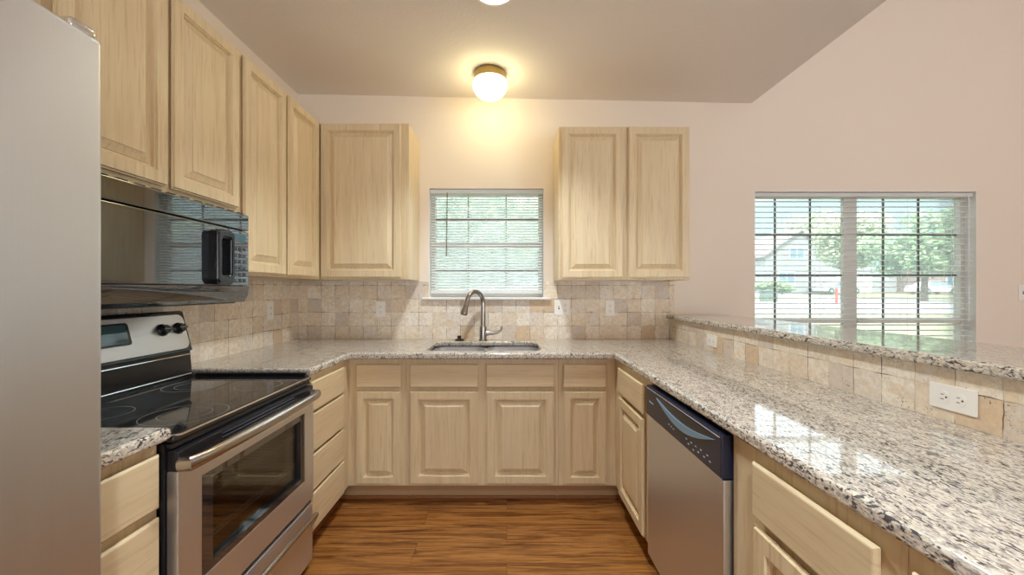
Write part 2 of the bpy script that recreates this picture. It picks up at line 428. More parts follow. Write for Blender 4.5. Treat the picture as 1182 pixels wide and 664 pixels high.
# tile splashbacks
TT = 1.346
struct('backsplash_back', boxes((XL, K0, D - .008, D, CT, TT), (K0, K1, D - .008, D, CT, KZ0 - .012), (K1, XB + .02, D - .008, D, CT, TT)), 'tile_x', origin=(-.03, D, CT + .002))
struct('backsplash_left', boxes((XL, XL + .008, .3, D - .008, CT, TT)), 'tile_y', origin=(XL, D - .008, CT + .002))
struct('backsplash_bar', boxes((XB - .008, XB, -1.2, D - .008, CT, 1.065)), 'tile_y', origin=(XB, .868, CT - .004))

# windows
def window_unit(name, x0, x1, z0, z1, bays, hbars, meet, vb, screen, depth0=3.015):
    y0, y1 = depth0, depth0 + .05
    fr = new(); t = .035
    box(fr, x0, x0 + t, y0, y1, z0, z1, .004); box(fr, x1 - t, x1, y0, y1, z0, z1, .004)
    box(fr, x0 + t, x1 - t, y0, y1, z0, z0 + t, .004); box(fr, x0 + t, x1 - t, y0, y1, z1 - t, z1, .004)
    root = obj(name, fr, 'frame', None, None, (x0, y0, z0)); root['kind'] = 'structure'; root['category'] = 'window'
    edges = [x0 + t] + [e for b in bays for e in b] + [x1 - t]
    for a, b in bays: obj('mullion', boxes((a, b, y0 + .01, y0 + .04, z0 + t, z1 - t), bev=.004), 'frame', root)
    for k in range(0, len(edges), 2):
        a, b = edges[k], edges[k + 1]
        obj('meeting_rail', boxes((a, b, y0 + .005, y1 - .005, meet - .02, meet + .02), bev=.004), 'frame', root)
        g = new()
        for x in vb[k // 2]:
            box(g, x - .005, x + .005, y0 + .026, y0 + .038, z0 + t, meet - .02); box(g, x - .005, x + .005, y0 + .026, y0 + .038, meet + .02, z1 - t)
        for z in hbars: box(g, a, b, y0 + .027, y0 + .037, z - .008, z + .008)
        obj('muntin_grid', g, 'muntin', root)
        obj('screen_veil', boxes((a, b, y0 + .044, y0 + .046, z0 + t, z1 - t)), screen, root, smooth=0)
        obj('glass_pane', boxes((a, b, y0 + .030, y0 + .034, z0 + t, z1 - t)), 'glass', root, smooth=0)
    return root
win1 = window_unit('window_1', K0, K1, KZ0, KZ1, [], [1.43, 1.83], 1.635, [[-.30, -.005]], 'screen_dense')
obj('sill', boxes((K0 - .045, K1 + .045, D - .045, D + .075, KZ0 - .012, KZ0 + .004), bev=.004), 'white', win1)
obj('reveal', boxes((K0, K0 + .004, D, 3.015, KZ0 + .004, KZ1), (K1 - .004, K1, D, 3.015, KZ0 + .004, KZ1), (K0, K1, D, 3.015, KZ1 - .004, KZ1)), 'white', win1)
win2 = window_unit('window_2', L0, L1, LZ0, LZ1, [(2.612, 2.718)], [.74, 1.396, 1.713], 1.045, [[2.094, 2.369], [2.94, 3.215]], 'screen_fine')
obj('reveal', boxes((L0, L0 + .004, D, 3.015, LZ0, LZ1), (L1 - .004, L1, D, 3.015, LZ0, LZ1), (L0, L1, D, 3.015, LZ1 - .004, LZ1)), 'white', win2)

# blinds
def blind(name, label, x0, x1, z0, z1, y, wid, pitch, tilt, wand, nlad):
    root = thing(name, label, 'window blind', ((x0 + x1) / 2, y, z0))
    obj('headrail', boxes((x0, x1, y - .022, y + .022, z1 - .034, z1 - .004), bev=.003), 'slat', root)
    obj('bottom_rail', boxes((x0 + .004, x1 - .004, y - wid / 2, y + wid / 2, z0, z0 + .028), bev=.004), 'slat', root)
    s = new(); z = z0 + .028 + pitch * .6
    ct, st = math.cos(tilt), math.sin(tilt)
    while z < z1 - .045:
        pr = []
        for q in (-1, -.5, 0, .5, 1):
            a = q * wid / 2; c = .06 * wid * (1 - q * q)
            pr.append((y + a * ct - c * st, z + a * st + c * ct))
        th = .0012
        top = [[s.verts.new((x, yy, zz + th)) for yy, zz in pr] for x in (x0 + .004, x1 - .004)]
        bot = [[s.verts.new((x, yy, zz - th)) for yy, zz in pr] for x in (x0 + .004, x1 - .004)]
        for k in range(4):
            s.faces.new((top[0][k], top[1][k], top[1][k + 1], top[0][k + 1])); s.faces.new((bot[0][k], bot[0][k + 1], bot[1][k + 1], bot[1][k]))
        for e in (0, 4): s.faces.new((top[0][e], top[1][e], bot[1][e], bot[0][e]))
        for e in (0, 1): s.faces.new(top[e] + bot[e][::-1])
        z += pitch
    obj('slats', s, 'slat', root)
    c = new()
    for k in range(nlad):
        x = x0 + (x1 - x0) * (k + .5) / nlad
        for yy in (y - wid / 2, y + wid / 2): tube(c, [(x, yy, z0 + .01), (x, yy, z1 - .03)], .0009, 5)
    obj('ladder_cords', c, 'slat', root)
    wd = new(); wx, wl = wand
    tube(wd, [(wx, y - .03, z1 - .03), (wx - .005, y - .034, z1 - .03 - wl)], .004, 8); obj('tilt_wand', wd, 'muntin' if wl < .6 else 'slat', root)
    return root
blind('window_blind', 'white mini blind in the small window over the sink', K0 + .006, K1 - .006, 1.255, KZ1 - .004, D + .035, .025, .0205, math.radians(29), (-.45, .48), 3)
blind('window_blind', 'wide open white blind across the double window beyond the bar', L0 + .008, L1 - .008, LZ0 + .02, LZ1 - .004, D + .04, .048, .041, math.radians(3), (L1 - .05, .95), 5)

# baseboard of the living room
struct('baseboard_back', boxes((XB + .14, XR, D - .012, D, 0, .09), bev=.002), 'white')

# ------------------------------------------------------------------ base cabinets
TOE = .114
def base_cabinet(label, face, u0, u1, depth, fronts, loc, stile_to=None):
    """fronts: list of (kind, u0, u1, v0, v1)"""
    root = thing('base_cabinet', label, 'cabinet', loc)
    b = new()
    face.box(b, u0, u1, TOE, CB, -.02, 0, .0015)
    face.box(b, u0, u0 + .016, TOE, CB, -depth, -.02); face.box(b, u1 - .016, u1, TOE, CB, -depth, -.02)
    face.box(b, u0 + .016, u1 - .016, TOE, TOE + .016, -depth, -.02); face.box(b, u0 + .016, u1 - .016, TOE + .016, CB, -depth, -depth + .01)
    obj('carcass', b, 'wood_v', root)
    k = new(); face.box(k, u0, u1, 0, TOE, -.095, -.075); obj('toe_kick', k, 'toe_board', root)
    k = new(); face.box(k, u0 + .001, u1 - .001, 0, .020, -.0748, -.060, .006); obj('shoe_moulding', k, 'toe', root)
    for kind, a, c, v0, v1 in fronts:
        q = new()
        if kind == 'door':
            loops(q, face, a, c, v0, v1, DOOR_PROF if c - a > .3 else DOOR_NARROW); obj('door', q, 'wood_v', root, smooth=14)
        else:
            loops(q, face, a, c, v0, v1, DRAWER_PROF); obj('drawer_front', q, 'wood_h', root, smooth=14)
    return root
FB = Face('back', 2.325); FL = Face('left', -.943); FR = Face('right', .650)
V = dict(dt=.683, db=.131, wt=.842, wb=.704)
base_cabinet('narrow base cabinet in the back row, left of the sink doors', FB, XL + .002, -.600, .60,
             [('drawer', -.893, -.626, V['wb'], V['wt']), ('door', -.893, -.626, V['db'], V['dt'])], (-.76, 2.6, 0))
base_cabinet('wide two-door base cabinet directly under the sink', FB, -.599, .308, .60,
             [('drawer', -.575, -.169, V['wb'], V['wt']), ('door', -.575, -.169, V['db'], V['dt']),
              ('drawer', -.123, .282, V['wb'], V['wt']), ('door', -.123, .282, V['db'], V['dt'])], (-.145, 2.6, 0))
base_cabinet('narrow base cabinet in the back row, right of the sink doors', FB, .309, XB - .01, .60,
             [('drawer', .334, .590, V['wb'], V['wt']), ('door', .334, .590, V['db'], V['dt'])], (.46, 2.6, 0))
base_cabinet('four-drawer base cabinet between the oven and the far corner', FL, 1.822, 2.324, .62,
             [('drawer', 1.84, 2.21, .702, .845), ('drawer', 1.84, 2.21, .507, .690), ('drawer', 1.84, 2.21, .325, .495), ('drawer', 1.84, 2.21, .131, .313)], (-1.25, 2.07, 0))
base_cabinet('narrow drawer base cabinet squeezed between fridge and oven', FL, .80, 1.05, .62,
             [('drawer', .818, 1.035, .702, .845), ('drawer', .818, 1.035, .425, .678), ('drawer', .818, 1.035, .131, .405)], (-1.25, .92, 0))
base_cabinet('base cabinet with one door between dishwasher and back corner', FR, 1.742, 2.324, .575,
             [('drawer', 1.81, 2.205, V['wb'], V['wt']), ('door', 1.81, 2.205, V['db'], V['dt'])], (.94, 2.03, 0))
base_cabinet('base cabinet on the near side of the dishwasher, wide drawer over door', FR, .632, 1.118, .575,
             [('drawer', .663, 1.0, V['wb'], V['wt']), ('door', .663, 1.0, V['db'], V['dt'])], (.94, .87, 0))
base_cabinet('base cabinet nearest the camera at the right bottom corner under the counter', FR, -.30, .631, .575,
             [('drawer', .15, .607, V['wb'], V['wt']), ('door', .15, .607, V['db'], V['dt']), ('drawer', -.28, .12, V['wb'], V['wt']), ('door', -.28, .12, V['db'], V['dt'])], (.94, .16, 0))

# ------------------------------------------------------------------ worktops
def slab(name, outline, z0, z1, label, cat, holes=(), b=.012):
    cu = bpy.data.curves.new(name, 'CURVE'); cu.dimensions = '2D'; cu.fill_mode = 'BOTH'
    for pts in [outline] + list(holes):
        s = cu.splines.new('POLY'); s.points.add(len(pts) - 1); s.use_cyclic_u = True
        for p, q in zip(s.points, pts): p.co = (q[0], q[1], 0, 1)
    cu.extrude = (z1 - z0) / 2 - b; cu.bevel_depth = b; cu.bevel_resolution = 3
    tmp = bpy.data.objects.new('tmp', cu); COL.objects.link(tmp)
    bpy.context.view_layer.update()
    me = bpy.data.meshes.new_from_object(tmp.evaluated_get(bpy.context.evaluated_depsgraph_get()))
    bpy.data.objects.remove(tmp); bpy.data.curves.remove(cu)
    bm = new(); bm.from_mesh(me); bpy.data.meshes.remove(me)
    bmesh.ops.remove_doubles(bm, verts=bm.verts[:], dist=1e-5)
    bmesh.ops.translate(bm, verts=bm.verts[:], vec=(0, 0, (z0 + z1) / 2))
    return tag(obj(name, bm, 'granite', None, None, (outline[0][0], outline[0][1], z0)), label, cat)
e = .012
SX0, SX1, SY0, SY1 = -.50, .21, 2.365, 2.785
def rrect(x0, x1, y0, y1, r, n=6):
    pts = []
    for cx, cy, a0 in ((x1 - r, y0 + r, -90), (x1 - r, y1 - r, 0), (x0 + r, y1 - r, 90), (x0 + r, y0 + r, 180)):
        for k in range(n + 1):
            a = math.radians(a0 + 90 * k / n); pts.append((cx + r * math.cos(a), cy + r * math.sin(a)))
    return pts
slab('countertop', [(XL + .009, 1.82 + e), (-.918 - e, 1.82 + e), (-.918 - e, 2.27 + e), (.625 + e, 2.27 + e), (.625 + e, -1.1 + e), (XB - .010, -1.1 + e), (XB - .010, D - .009), (XL + .009, D - .009)],
     CB, CT, 'speckled granite worktop wrapping round left, sink and dishwasher sides', 'countertop', [rrect(SX0 - e, SX1 + e, SY0 - e, SY1 + e, .08)])
slab('countertop', [(XL + .009, .80 + e), (-.905 - e, .80 + e), (-.905 - e, 1.05 - e), (XL + .009, 1.05 - e)], CB, CT,
     'short granite worktop piece between fridge and oven', 'countertop')
slab('bar_top', [(1.20 + e, -1.2), (1.643 - e, -1.2), (1.643 - e, D - .002), (1.20 + e, D - .002 - .008)], 1.0652, 1.0995,
     'raised granite bar shelf above the tiled half wall', 'bar top', b=.012)

# ------------------------------------------------------------------ wall cabinets
UB, UT = 1.352, 2.400
def wall_cabinet(label, face, u0, u1, v0, v1, depth, doors, loc):
    root = thing('wall_cabinet', label, 'cabinet', loc)
    b = new()
    face.box(b, u0, u1, v0, v1, -.02, 0, .0015)
    face.box(b, u0, u0 + .016, v0, v1, -depth, -.02); face.box(b, u1 - .016, u1, v0, v1, -depth, -.02)
    face.box(b, u0 + .016, u1 - .016, v0 + .012, v0 + .028, -depth, -.02); face.box(b, u0 + .016, u1 - .016, v1 - .016, v1, -depth, -.02)
    face.box(b, u0 + .016, u1 - .016, v0 + .028, v1 - .016, -depth, -depth + .01)
    obj('carcass', b, 'wood_v', root)
    for a, c, p, q in doors:
        d = new(); loops(d, face, a, c, p, q, DOOR_PROF); obj('door', d, 'wood_v', root, smooth=14)
    return root
UL = Face('left', -1.254); UK = Face('back', 2.62)
wall_cabinet('tall corner wall cabinet with two doors left of the sink-wall cabinets', UL, 1.818, D - .004, UB, UT, .318,
             [(1.832, 2.185, UB + .012, UT - .012), (2.205, 2.56, UB + .012, UT - .012)], (-1.4, 2.2, UB))
wall_cabinet('short two-door wall cabinet above the microwave', UL, 1.052, 1.816, 1.632, UT, .318,
             [(1.064, 1.424, 1.657, UT - .012), (1.440, 1.802, 1.657, UT - .012)], (-1.4, 1.43, 1.632))
wall_cabinet('wall cabinet high above the fridge', UL, .10, 1.050, 1.86, UT, .318,
             [(.115, .565, 1.88, UT - .012), (.580, 1.03, 1.88, UT - .012)], (-1.4, .58, 1.86))
wall_cabinet('single-door wall cabinet left of the sink window', UK, -1.252, -.658, UB, UT + .002, .316,
             [(-1.245, -.705, UB + .012, UT - .006)], (-.95, 2.78, UB))
wall_cabinet('double-door wall cabinet right of the sink window', UK, .350, 1.228, UB - .004, UT - .02, .316,
             [(.366, .776, UB + .010, UT - .03), (.810, 1.218, UB + .010, UT - .03)], (.79, 2.78, UB))

# ------------------------------------------------------------------ range
R0, R1 = 1.056, 1.814
RX = -.93
rg = thing('electric_range', 'stainless electric range with black glass cooktop under the microwave', 'oven', (-1.2, 1.435, 0))
obj('body', boxes((-1.50, RX, R0, R0 + .02, .02, .862), (-1.50, RX, R1 - .02, R1, .02, .862), (-1.50, -1.44, R0 + .02, R1 - .02, .02, .862),
                  (-1.44, RX, R0 + .02, R1 - .02, .02, .10), (-1.44, RX, R0 + .02, R1 - .02, .81, .862), (-1.44, RX - .02, R0 + .02, R1 - .02, .29, .36), bev=.003), 'black', rg)
cav = boxes((-1.438, -1.42, R0 + .05, R1 - .05, .36, .80), (-1.42, RX, R0 + .021, R0 + .05, .36, .80), (-1.42, RX, R1 - .05, R1 - .021, .36, .80))
obj('oven_cavity', cav, 'cavity', rg)
for z in (.50, .63):
    q = new()
    for k in range(22):
        y = R0 + .06 + k * (R1 - R0 - .12) / 21
        tube(q, [(-1.40, y, z), (RX - .015, y, z)], .0018, 5)
    for x in (-1.39, RX - .03, RX - .012): tube(q, [(x, R0 + .051, z - .004), (x, R1 - .051, z - .004)], .0035, 6)
    obj('oven_rack', q, 'rack', rg)
ct_ = new(); box(ct_, -1.47, -.905, R0 + .004, R1 - .004, .862, .884, .008, 3); obj('cooktop', ct_, 'cook_glass', rg)
rim = new(); tube(rim, [(-1.40, R0 + .004, .884), (-.93, R0 + .004, .884), (-.912, R0 + .012, .882), (-.904, R0 + .03, .880), (-.904, R1 - .03, .880), (-.912, R1 - .012, .882), (-.93, R1 - .004, .884), (-1.40, R1 - .004, .884)], .0035, 8)
obj('cooktop_rim', rim, 'chrome', rg)
obj('side_trim', boxes((-1.44, -.93, R1 - .016, R1 - .002, .884, .899), bev=.003), 'black', rg)
for (bx, by, br_) in ((-1.03, 1.25, .115), (-1.03, 1.62, .085), (-1.30, 1.25, .08), (-1.30, 1.62, .105)):
    q = new()
    n = 48
    for rr in (br_, br_ * .62):
        a = [q.verts.new((bx + rr * math.cos(2 * PI * k / n), by + rr * math.sin(2 * PI * k / n), .8844)) for k in range(n)]
        c = [q.verts.new((bx + (rr - .0022) * math.cos(2 * PI * k / n), by + (rr - .0022) * math.sin(2 * PI * k / n), .8844)) for k in range(n)]
        for k in range(n): q.faces.new((a[k], a[(k + 1) % n], c[(k + 1) % n], c[k]))
        if br_ < .1: break
    obj('burner_ring', q, 'ring', rg)
# backguard: black riser and the slanted steel console
bgm = new()
def prism_y(bm, prof, y0, y1):
    a = [bm.verts.new((x, y0, z)) for x, z in prof]; b = [bm.verts.new((x, y1, z)) for x, z in prof]
    n = len(prof); bm.faces.new(a[::-1]); bm.faces.new(b)
    for k in range(n): bm.faces.new((a[k], a[(k + 1) % n], b[(k + 1) % n], b[k]))
prism_y(bgm, [(-1.53, .86), (-1.462, .86), (-1.462, .90), (-1.470, 1.0), (-1.46, 1.005), (-1.505, 1.178), (-1.515, 1.185), (-1.53, 1.185)], R0 + .004, R1 - .004)
obj('backguard', bgm, 'black', rg)
for z in (.898, .987):
    q = new(); tube(q, [(-1.458 if z < .95 else -1.465, R0 + .01, z), (-1.458 if z < .95 else -1.465, R1 - .01, z)], .003, 8); obj('backguard_trim', q, 'chrome', rg)
Sdir = Vector((-.045, 0, .173)).normalized(); Sn = Vector((.173, 0, .045)).normalized(); Sp = Vector((-1.46, 0, 1.005))
def cs(y, s, o=0.0): return Sp + Vector((0, y, 0)) + Sdir * s + Sn * o
def console_plate(y0, y1, s0, s1, o0, o1, r, mat, name, parent):
    q = new(); pts = rrect(y0, y1, s0, s1, r, 5); a = [q.verts.new(cs(y, s, o0)) for y, s in pts]; b = [q.verts.new(cs(y, s, o1)) for y, s in pts]
    n = len(pts); q.faces.new(a); q.faces.new(b)
    for k in range(n): q.faces.new((a[k], a[(k + 1) % n], b[(k + 1) % n], b[k]))
    return obj(name, q, mat, parent)
con = console_plate(R0 + .02, R1 - .02, .012, .168, -.004, .008, .030, 'steel', 'console', rg)
console_plate(1.30, 1.526, .062, .150, .008, .012, .012, 'black', 'display_frame', con)
console_plate(1.31, 1.514, .070, .142, .012, .0135, .008, 'lcd', 'display', con)
for ky in (1.115, 1.185, 1.672, 1.752):
    q = new(); R_ = Matrix.Translation(cs(ky, .105, .008)) @ Sn.to_track_quat('Z', 'Y').to_matrix().to_4x4()
    lathe(q, [(.026, 0), (.026, .006), (.021, .010), (.019, .024), (.016, .027)], (0, 0, 0), 'z', 28)
    box(q, -.0225, .0225, -.005, .005, .020, .031, .002)
    bmesh.ops.transform(q, matrix=R_, verts=q.verts[:]); kn = obj('knob', q, 'black', con)
    q = new(); box(q, -.02, .02, -.001, .001, .0312, .0322); bmesh.ops.transform(q, matrix=R_, verts=q.verts[:]); obj('pointer', q, 'mark', kn)
# front
obj('vent_strip', boxes((RX - .01, -.912, R0 + .006, R1 - .006, .846, .861), bev=.003), 'black', rg)
dr = new(); DX0, DX1 = -.928, -.895
FD = Face('left', DX0)
Wy0, Wy1, Wz0, Wz1 = 1.147, 1.728, .435, .735
box(dr, DX0, DX1, R0 + .006, Wy0, .322, .785, .004); box(dr, DX0, DX1, Wy1, R1 - .006, .322, .785, .004)
box(dr, DX0, DX1, Wy0 - .002, Wy1 + .002, .322, Wz0, .002); box(dr, DX0, DX1, Wy0 - .002, Wy1 + .002, Wz1, .785, .002)
door = obj('oven_door', dr, 'steel', rg)
obj('door_top_band', boxes((DX0, DX1 - .002, R0 + .006, R1 - .006, .785, .842), bev=.006), 'black', door)
q = new()
for k in range(3): tube(q, [(DX1 - .001, R0 + .17, .805 + k * .012), (DX1 - .001, R1 - .17, .805 + k * .012)], .0022, 6)
obj('vent_slots', q, 'navy', door)
fw = .032
obj('window_border', boxes((DX0 + .004, DX1 - .001, Wy0, Wy0 + fw + .01, Wz0, Wz1), (DX0 + .004, DX1 - .001, Wy1 - fw, Wy1, Wz0, Wz1),
                           (DX0 + .004, DX1 - .001, Wy0 + fw + .01, Wy1 - fw, Wz0, Wz0 + fw * .7), (DX0 + .004, DX1 - .001, Wy0 + fw + .01, Wy1 - fw, Wz1 - fw * .7, Wz1)), 'black_glass', door)
obj('window_glass', boxes((DX0 + .012, DX0 + .016, Wy0 + fw + .01, Wy1 - fw, Wz0 + fw * .7, Wz1 - fw * .7)), 'oven_glass', door, smooth=0)
q = new()
hy0, hy1 = R0 + .012, R1 - .012
pts = [(DX1 - .004, hy0 + .006, .800), (DX1 + .022, hy0 + .006, .803), (DX1 + .036, hy0 + .05, .806)]
for k in range(1, 10):
    y = hy0 + .05 + (hy1 - hy0 - .1) * k / 10; pts.append((DX1 + .036 + .006 * math.sin(PI * k / 10), y, .806))
pts += [(DX1 + .036, hy1 - .05, .806), (DX1 + .022, hy1 - .006, .803), (DX1 - .004, hy1 - .006, .800)]
tube(q, pts, [.016, .017] + [.0145] * (len(pts) - 4) + [.017, .016], 14, flat=1.25); obj('door_handle', q, 'nickel', door)
dw = new(); box(dw, DX0, DX1 - .004, R0 + .006, R1 - .006, .035, .300, .006); drawer = obj('warming_drawer', dw, 'steel', rg)
obj('drawer_gap', boxes((DX0, DX0 + .012, R0 + .008, R1 - .008, .300, .322)), 'black', rg)
q = new()
pts = [(DX1 - .008, R0 + .06, .215), (DX1 + .012, R0 + .06, .235), (DX1 + .022, R0 + .075, .252)]
for k in range(0, 11): pts.append((DX1 + .026, R0 + .11 + (R1 - R0 - .17) * k / 10, .262))
pts += [(DX1 + .022, R1 - .028, .252), (DX1 + .012, R1 - .018, .235), (DX1 - .008, R1 - .018, .200)]
tube(q, pts, .011, 12); obj('drawer_handle', q, 'nickel', drawer)
for fx in (-1.42, -.97):
    for fy in (R0 + .05, R1 - .05):
        q = new(); lathe(q, [(.018, 0), (.018, .01), (.012, .012), (.012, .021)], (fx, fy, 0), 'z', 14); obj('foot', q, 'black', rg)

# ------------------------------------------------------------------ microwave
MX = -1.19; MY0, MY1, MZ0, MZ1 = 1.046, 1.80, 1.227, 1.624
mw = thing('microwave', 'black over-the-range microwave hanging under the wall cabinets', 'microwave', (-1.38, 1.42, MZ0))
obj('body', boxes((XL + .010, MX - .028, MY0, MY1, MZ0 + .01, MZ1), bev=.004), 'black', mw)
obj('base_pan', boxes((XL + .06, MX - .05, MY0 + .02, MY1 - .02, MZ0 - .006, MZ0 + .012), bev=.003), 'black', mw)
vg = new(); box(vg, MX - .028, MX, MY0, MY1, 1.551, MZ1, .006)
vgo = obj('vent_panel', vg, 'black_glass', mw)
for k in range(12):
    q = new(); box(q, MX - .020, MX - .006, MY0 + .03 + k * .06, MY0 + .065 + k * .06, MZ1 - .003, MZ1 + .004, .001); obj('vent_louver', q, 'black', vgo)
dm = new(); box(dm, MX - .028, MX, MY0, 1.668, 1.300, 1.547, .005); mdoor = obj('door', dm, 'black_glass', mw)
kp = new(); box(kp, MX - .028, MX - .001, 1.671, MY1, 1.300, 1.547, .005); kpo = obj('control_panel', kp, 'black_glass', mw)
for r_ in range(6):
    for c_ in range(3):
        q = new(); y = 1.700 + c_ * .029; z = 1.315 + r_ * .028
        box(q, MX - .002, MX + .0004, y, y + .020, z, z + .016, .001); obj('button', q, 'navy', kpo)
q = new(); box(q, MX - .002, MX + .0004, 1.70, 1.778, 1.495, 1.53, .002); obj('display', q, 'lcd', kpo)
bb = new()
prism_y(bb, [(MX - .028, 1.298), (MX, 1.298), (MX - .004, 1.262), (MX - .022, MZ0), (MX - .028, MZ0)], MY0, MY1); obj('lower_panel', bb, 'black_glass', mw)
# loop handle
q = new()
o1 = rrect(1.558, 1.662, 1.303, 1.530, .026, 5); i1 = rrect(1.588, 1.636, 1.342, 1.496, .012, 5)
def ringlist(pts, x): return [q.verts.new((x, y, z)) for y, z in pts]
of, ob_, if_, ib = ringlist(o1, MX + .036), ringlist(o1, MX - .002), ringlist(i1, MX + .036), ringlist(i1, MX - .002)
n = len(o1)
for k in range(n):
    k2 = (k + 1) % n
    q.faces.new((of[k], of[k2], ob_[k2], ob_[k])); q.faces.new((if_[k], if_[k2], ib[k2], ib[k]))
    q.faces.new((of[k], of[k2], if_[k2], if_[k])); q.faces.new((ob_[k], ob_[k2], ib[k2], ib[k]))
fin(q); bmesh.ops.bevel(q, geom=[ed for ed in q.edges if abs(ed.verts[0].co.x - MX - .036) < 1e-5 and abs(ed.verts[1].co.x - MX - .036) < 1e-5 and ed.calc_face_angle(0) > 1], offset=.008, segments=3, affect='EDGES')
obj('handle', q, 'black', mdoor)

# ------------------------------------------------------------------ fridge
fr = thing('refrigerator', 'tall stainless refrigerator at the left edge', 'refrigerator', (-1.2, .335, 0))
FX = -.825
obj('body', boxes((-1.53, -.90, -.12, .780, .03, 1.770), bev=.006), plain('fridge_grey_sides', srgb(120, 120, 122), 0.5), fr)
def curved_door(y0, y1, name):
    q = new(); pts = [(-.895, y0), ]
    n = 14; r = .012
    pr = [(-.895, y0)]
    for k in range(7): a = PI * .5 * k / 6; pr.append((FX - r + r * math.sin(a) - .006, y0 + r - r * math.cos(a)))
    for k in range(1, 8): u = k / 8; pr.append((FX - .006 + .006 * math.sin(PI * u), y0 + r + (y1 - y0 - 2 * r) * u))
    for k in range(7): a = PI * .5 * k / 6; pr.append((FX - r + r * math.cos(a) - .006, y1 - r + r * math.sin(a)))
    pr.append((-.895, y1))
    rings = []
    for z, ins in ((.10, .0), (1.782, .0), (1.790, .004), (1.793, .012)):
        rings.append([q.verts.new((max(x - ins, -.895), min(max(y, y0 + ins * .5), y1 - ins * .5), z)) for x, y in pr])
    for a, b in zip(rings, rings[1:]):
        for k in range(len(pr)): q.faces.new((a[k], a[(k + 1) % len(pr)], b[(k + 1) % len(pr)], b[k]))
    q.faces.new(rings[0][::-1]); q.faces.new(rings[-1])
    return obj(name, q, 'steel_v', fr)
for (a, b, hy) in ((-.12, .286, .25), (.292, .805, .328)):
    d = curved_door(a, b, 'door')
    q = new(); tube(q, [(FX - .012, hy, .70), (FX + .045, hy, .72), (FX + .05, hy, .78), (FX + .05, hy, 1.42), (FX + .045, hy, 1.48), (FX - .012, hy, 1.50)], .011, 12)
    obj('handle', q, 'nickel', d)
q = new(); box(q, -1.05, -.845, .755, .805, 1.7935, 1.816, .007, 3); obj('hinge_cover', q, 'chrome', fr)
obj('base_grille', boxes((-.96, -.905, -.11, .775, .0, .095)), 'black', fr)

# ------------------------------------------------------------------ dishwasher
W0, W1 = 1.124, 1.736
dwr = thing('dishwasher', 'stainless dishwasher with dark blue control panel', 'dishwasher', (.93, 1.43, 0))
obj('tub', boxes((.66, 1.21, W0, W1, .10, .868), bev=.003), 'black', dwr)
obj('toe_panel', boxes((.725, .74, W0, W1, .0, .10)), 'black', dwr)
q = new(); box(q, .626, .66, W0 + .002, W1 - .002, .112, .730, .005); obj('door_panel', q, 'steel_v', dwr)
PF = Face('right', .660)
q = new(); box(q, .620, .660, W0 + .002, W1 - .002, .732, .862, .006); cp = obj('control_panel', q, 'navy', dwr)
def lens(bm, y0, y1, top, sag, x0, x1, arch=0.0, n=18):
    """a crescent: straight top, bowed lower edge"""
    ps = [(y0 + (y1 - y0) * k / n, top - arch * math.sin(PI * k / n)) for k in range(n + 1)] + [(y1 - (y1 - y0) * k / n, top - sag * math.sin(PI * k / n)) for k in range(1, n)]
    a = [bm.verts.new((x0, y, z)) for y, z in ps]; b = [bm.verts.new((x1, y, z)) for y, z in ps]
    bm.faces.new(a); bm.faces.new(b[::-1])
    for k in range(len(ps)): bm.faces.new((a[k], a[(k + 1) % len(ps)], b[(k + 1) % len(ps)], b[k]))
q = new(); lens(q, W0 + .035, W1 - .06, .846, .060, .6192, .6215); obj('pocket_handle', q, 'black', cp)
q = new(); lens(q, W0 + .035, W1 - .13, .836, .052, .6140, .6195, .026); obj('pocket_lip', q, 'pocket', cp)
q = new(); box(q, .6188, .6202, W0 + .012, W1 - .012, .8505, .8525); obj('panel_line', q, 'mark', cp)
q = new()
for k in range(9): box(q, .6194, .6206, W1 - .045 - k * .0055, W1 - .0415 - k * .0055, .795, .800 if k else .803)
obj('logo_mark', q, 'mark', cp)
for (y, z) in ((1.49, .768), (1.47, .766), (1.45, .764), (1.345, .768), (1.33, .756), (1.31, .768), (1.295, .75), (1.28, .768), (1.262, .756), (1.245, .770), (1.225, .757), (1.205, .770), (1.19, .757)):
    q = new(); box(q, .6194, .6206, y - .005, y + .005, z - .0018, z + .0018); obj('button_mark', q, 'mark', cp)

# ------------------------------------------------------------------ sink, faucet, plug
sk = thing('kitchen_sink', 'double-bowl stainless undermount sink below the window', 'sink', (-.145, 2.575, .66))
def bowl(x0, x1, depth):
    q = new(); rings = []
    for ins, z in ((0, CB - .001), (.0, CB - .02), (.012, CB - depth + .04), (.03, CB - depth + .008), (.06, CB - depth)):
        rings.append([q.verts.new((x, y, z)) for x, y in rrect(x0 + ins, x1 - ins, SY0 - .004 + ins, SY1 + .004 - ins, max(.075 - ins * .3, .03), 6)])
    outer = [q.verts.new((x, y, CB - .001)) for x, y in rrect(x0 - .005, x1 + .005, SY0 - .010, SY1 + .010, .08, 6)]
    rings = [outer] + rings
    for a, b in zip(rings, rings[1:]):
        for k in range(len(a)): q.faces.new((a[k], a[(k + 1) % len(a)], b[(k + 1) % len(a)], b[k]))
    q.faces.new(rings[-1])
    return q
for a, b in ((SX0 + .002, -.152), (-.132, SX1 - .002)):
    bo = obj('bowl', bowl(a, b, .19), 'steel', sk, norm=False)
    q = new(); lathe(q, [(.042, 0), (.042, .003), (.034, .004), (.03, .0015), (0, .0015)], ((a + b) / 2, 2.58, CB - .1895), 'z', 24); obj('drain', q, 'chrome', bo)
obj('divider', boxes((-.153, -.131, SY0 + .05, SY1 - .05, CB - .05, CB - .003), bev=.004), 'steel', sk)

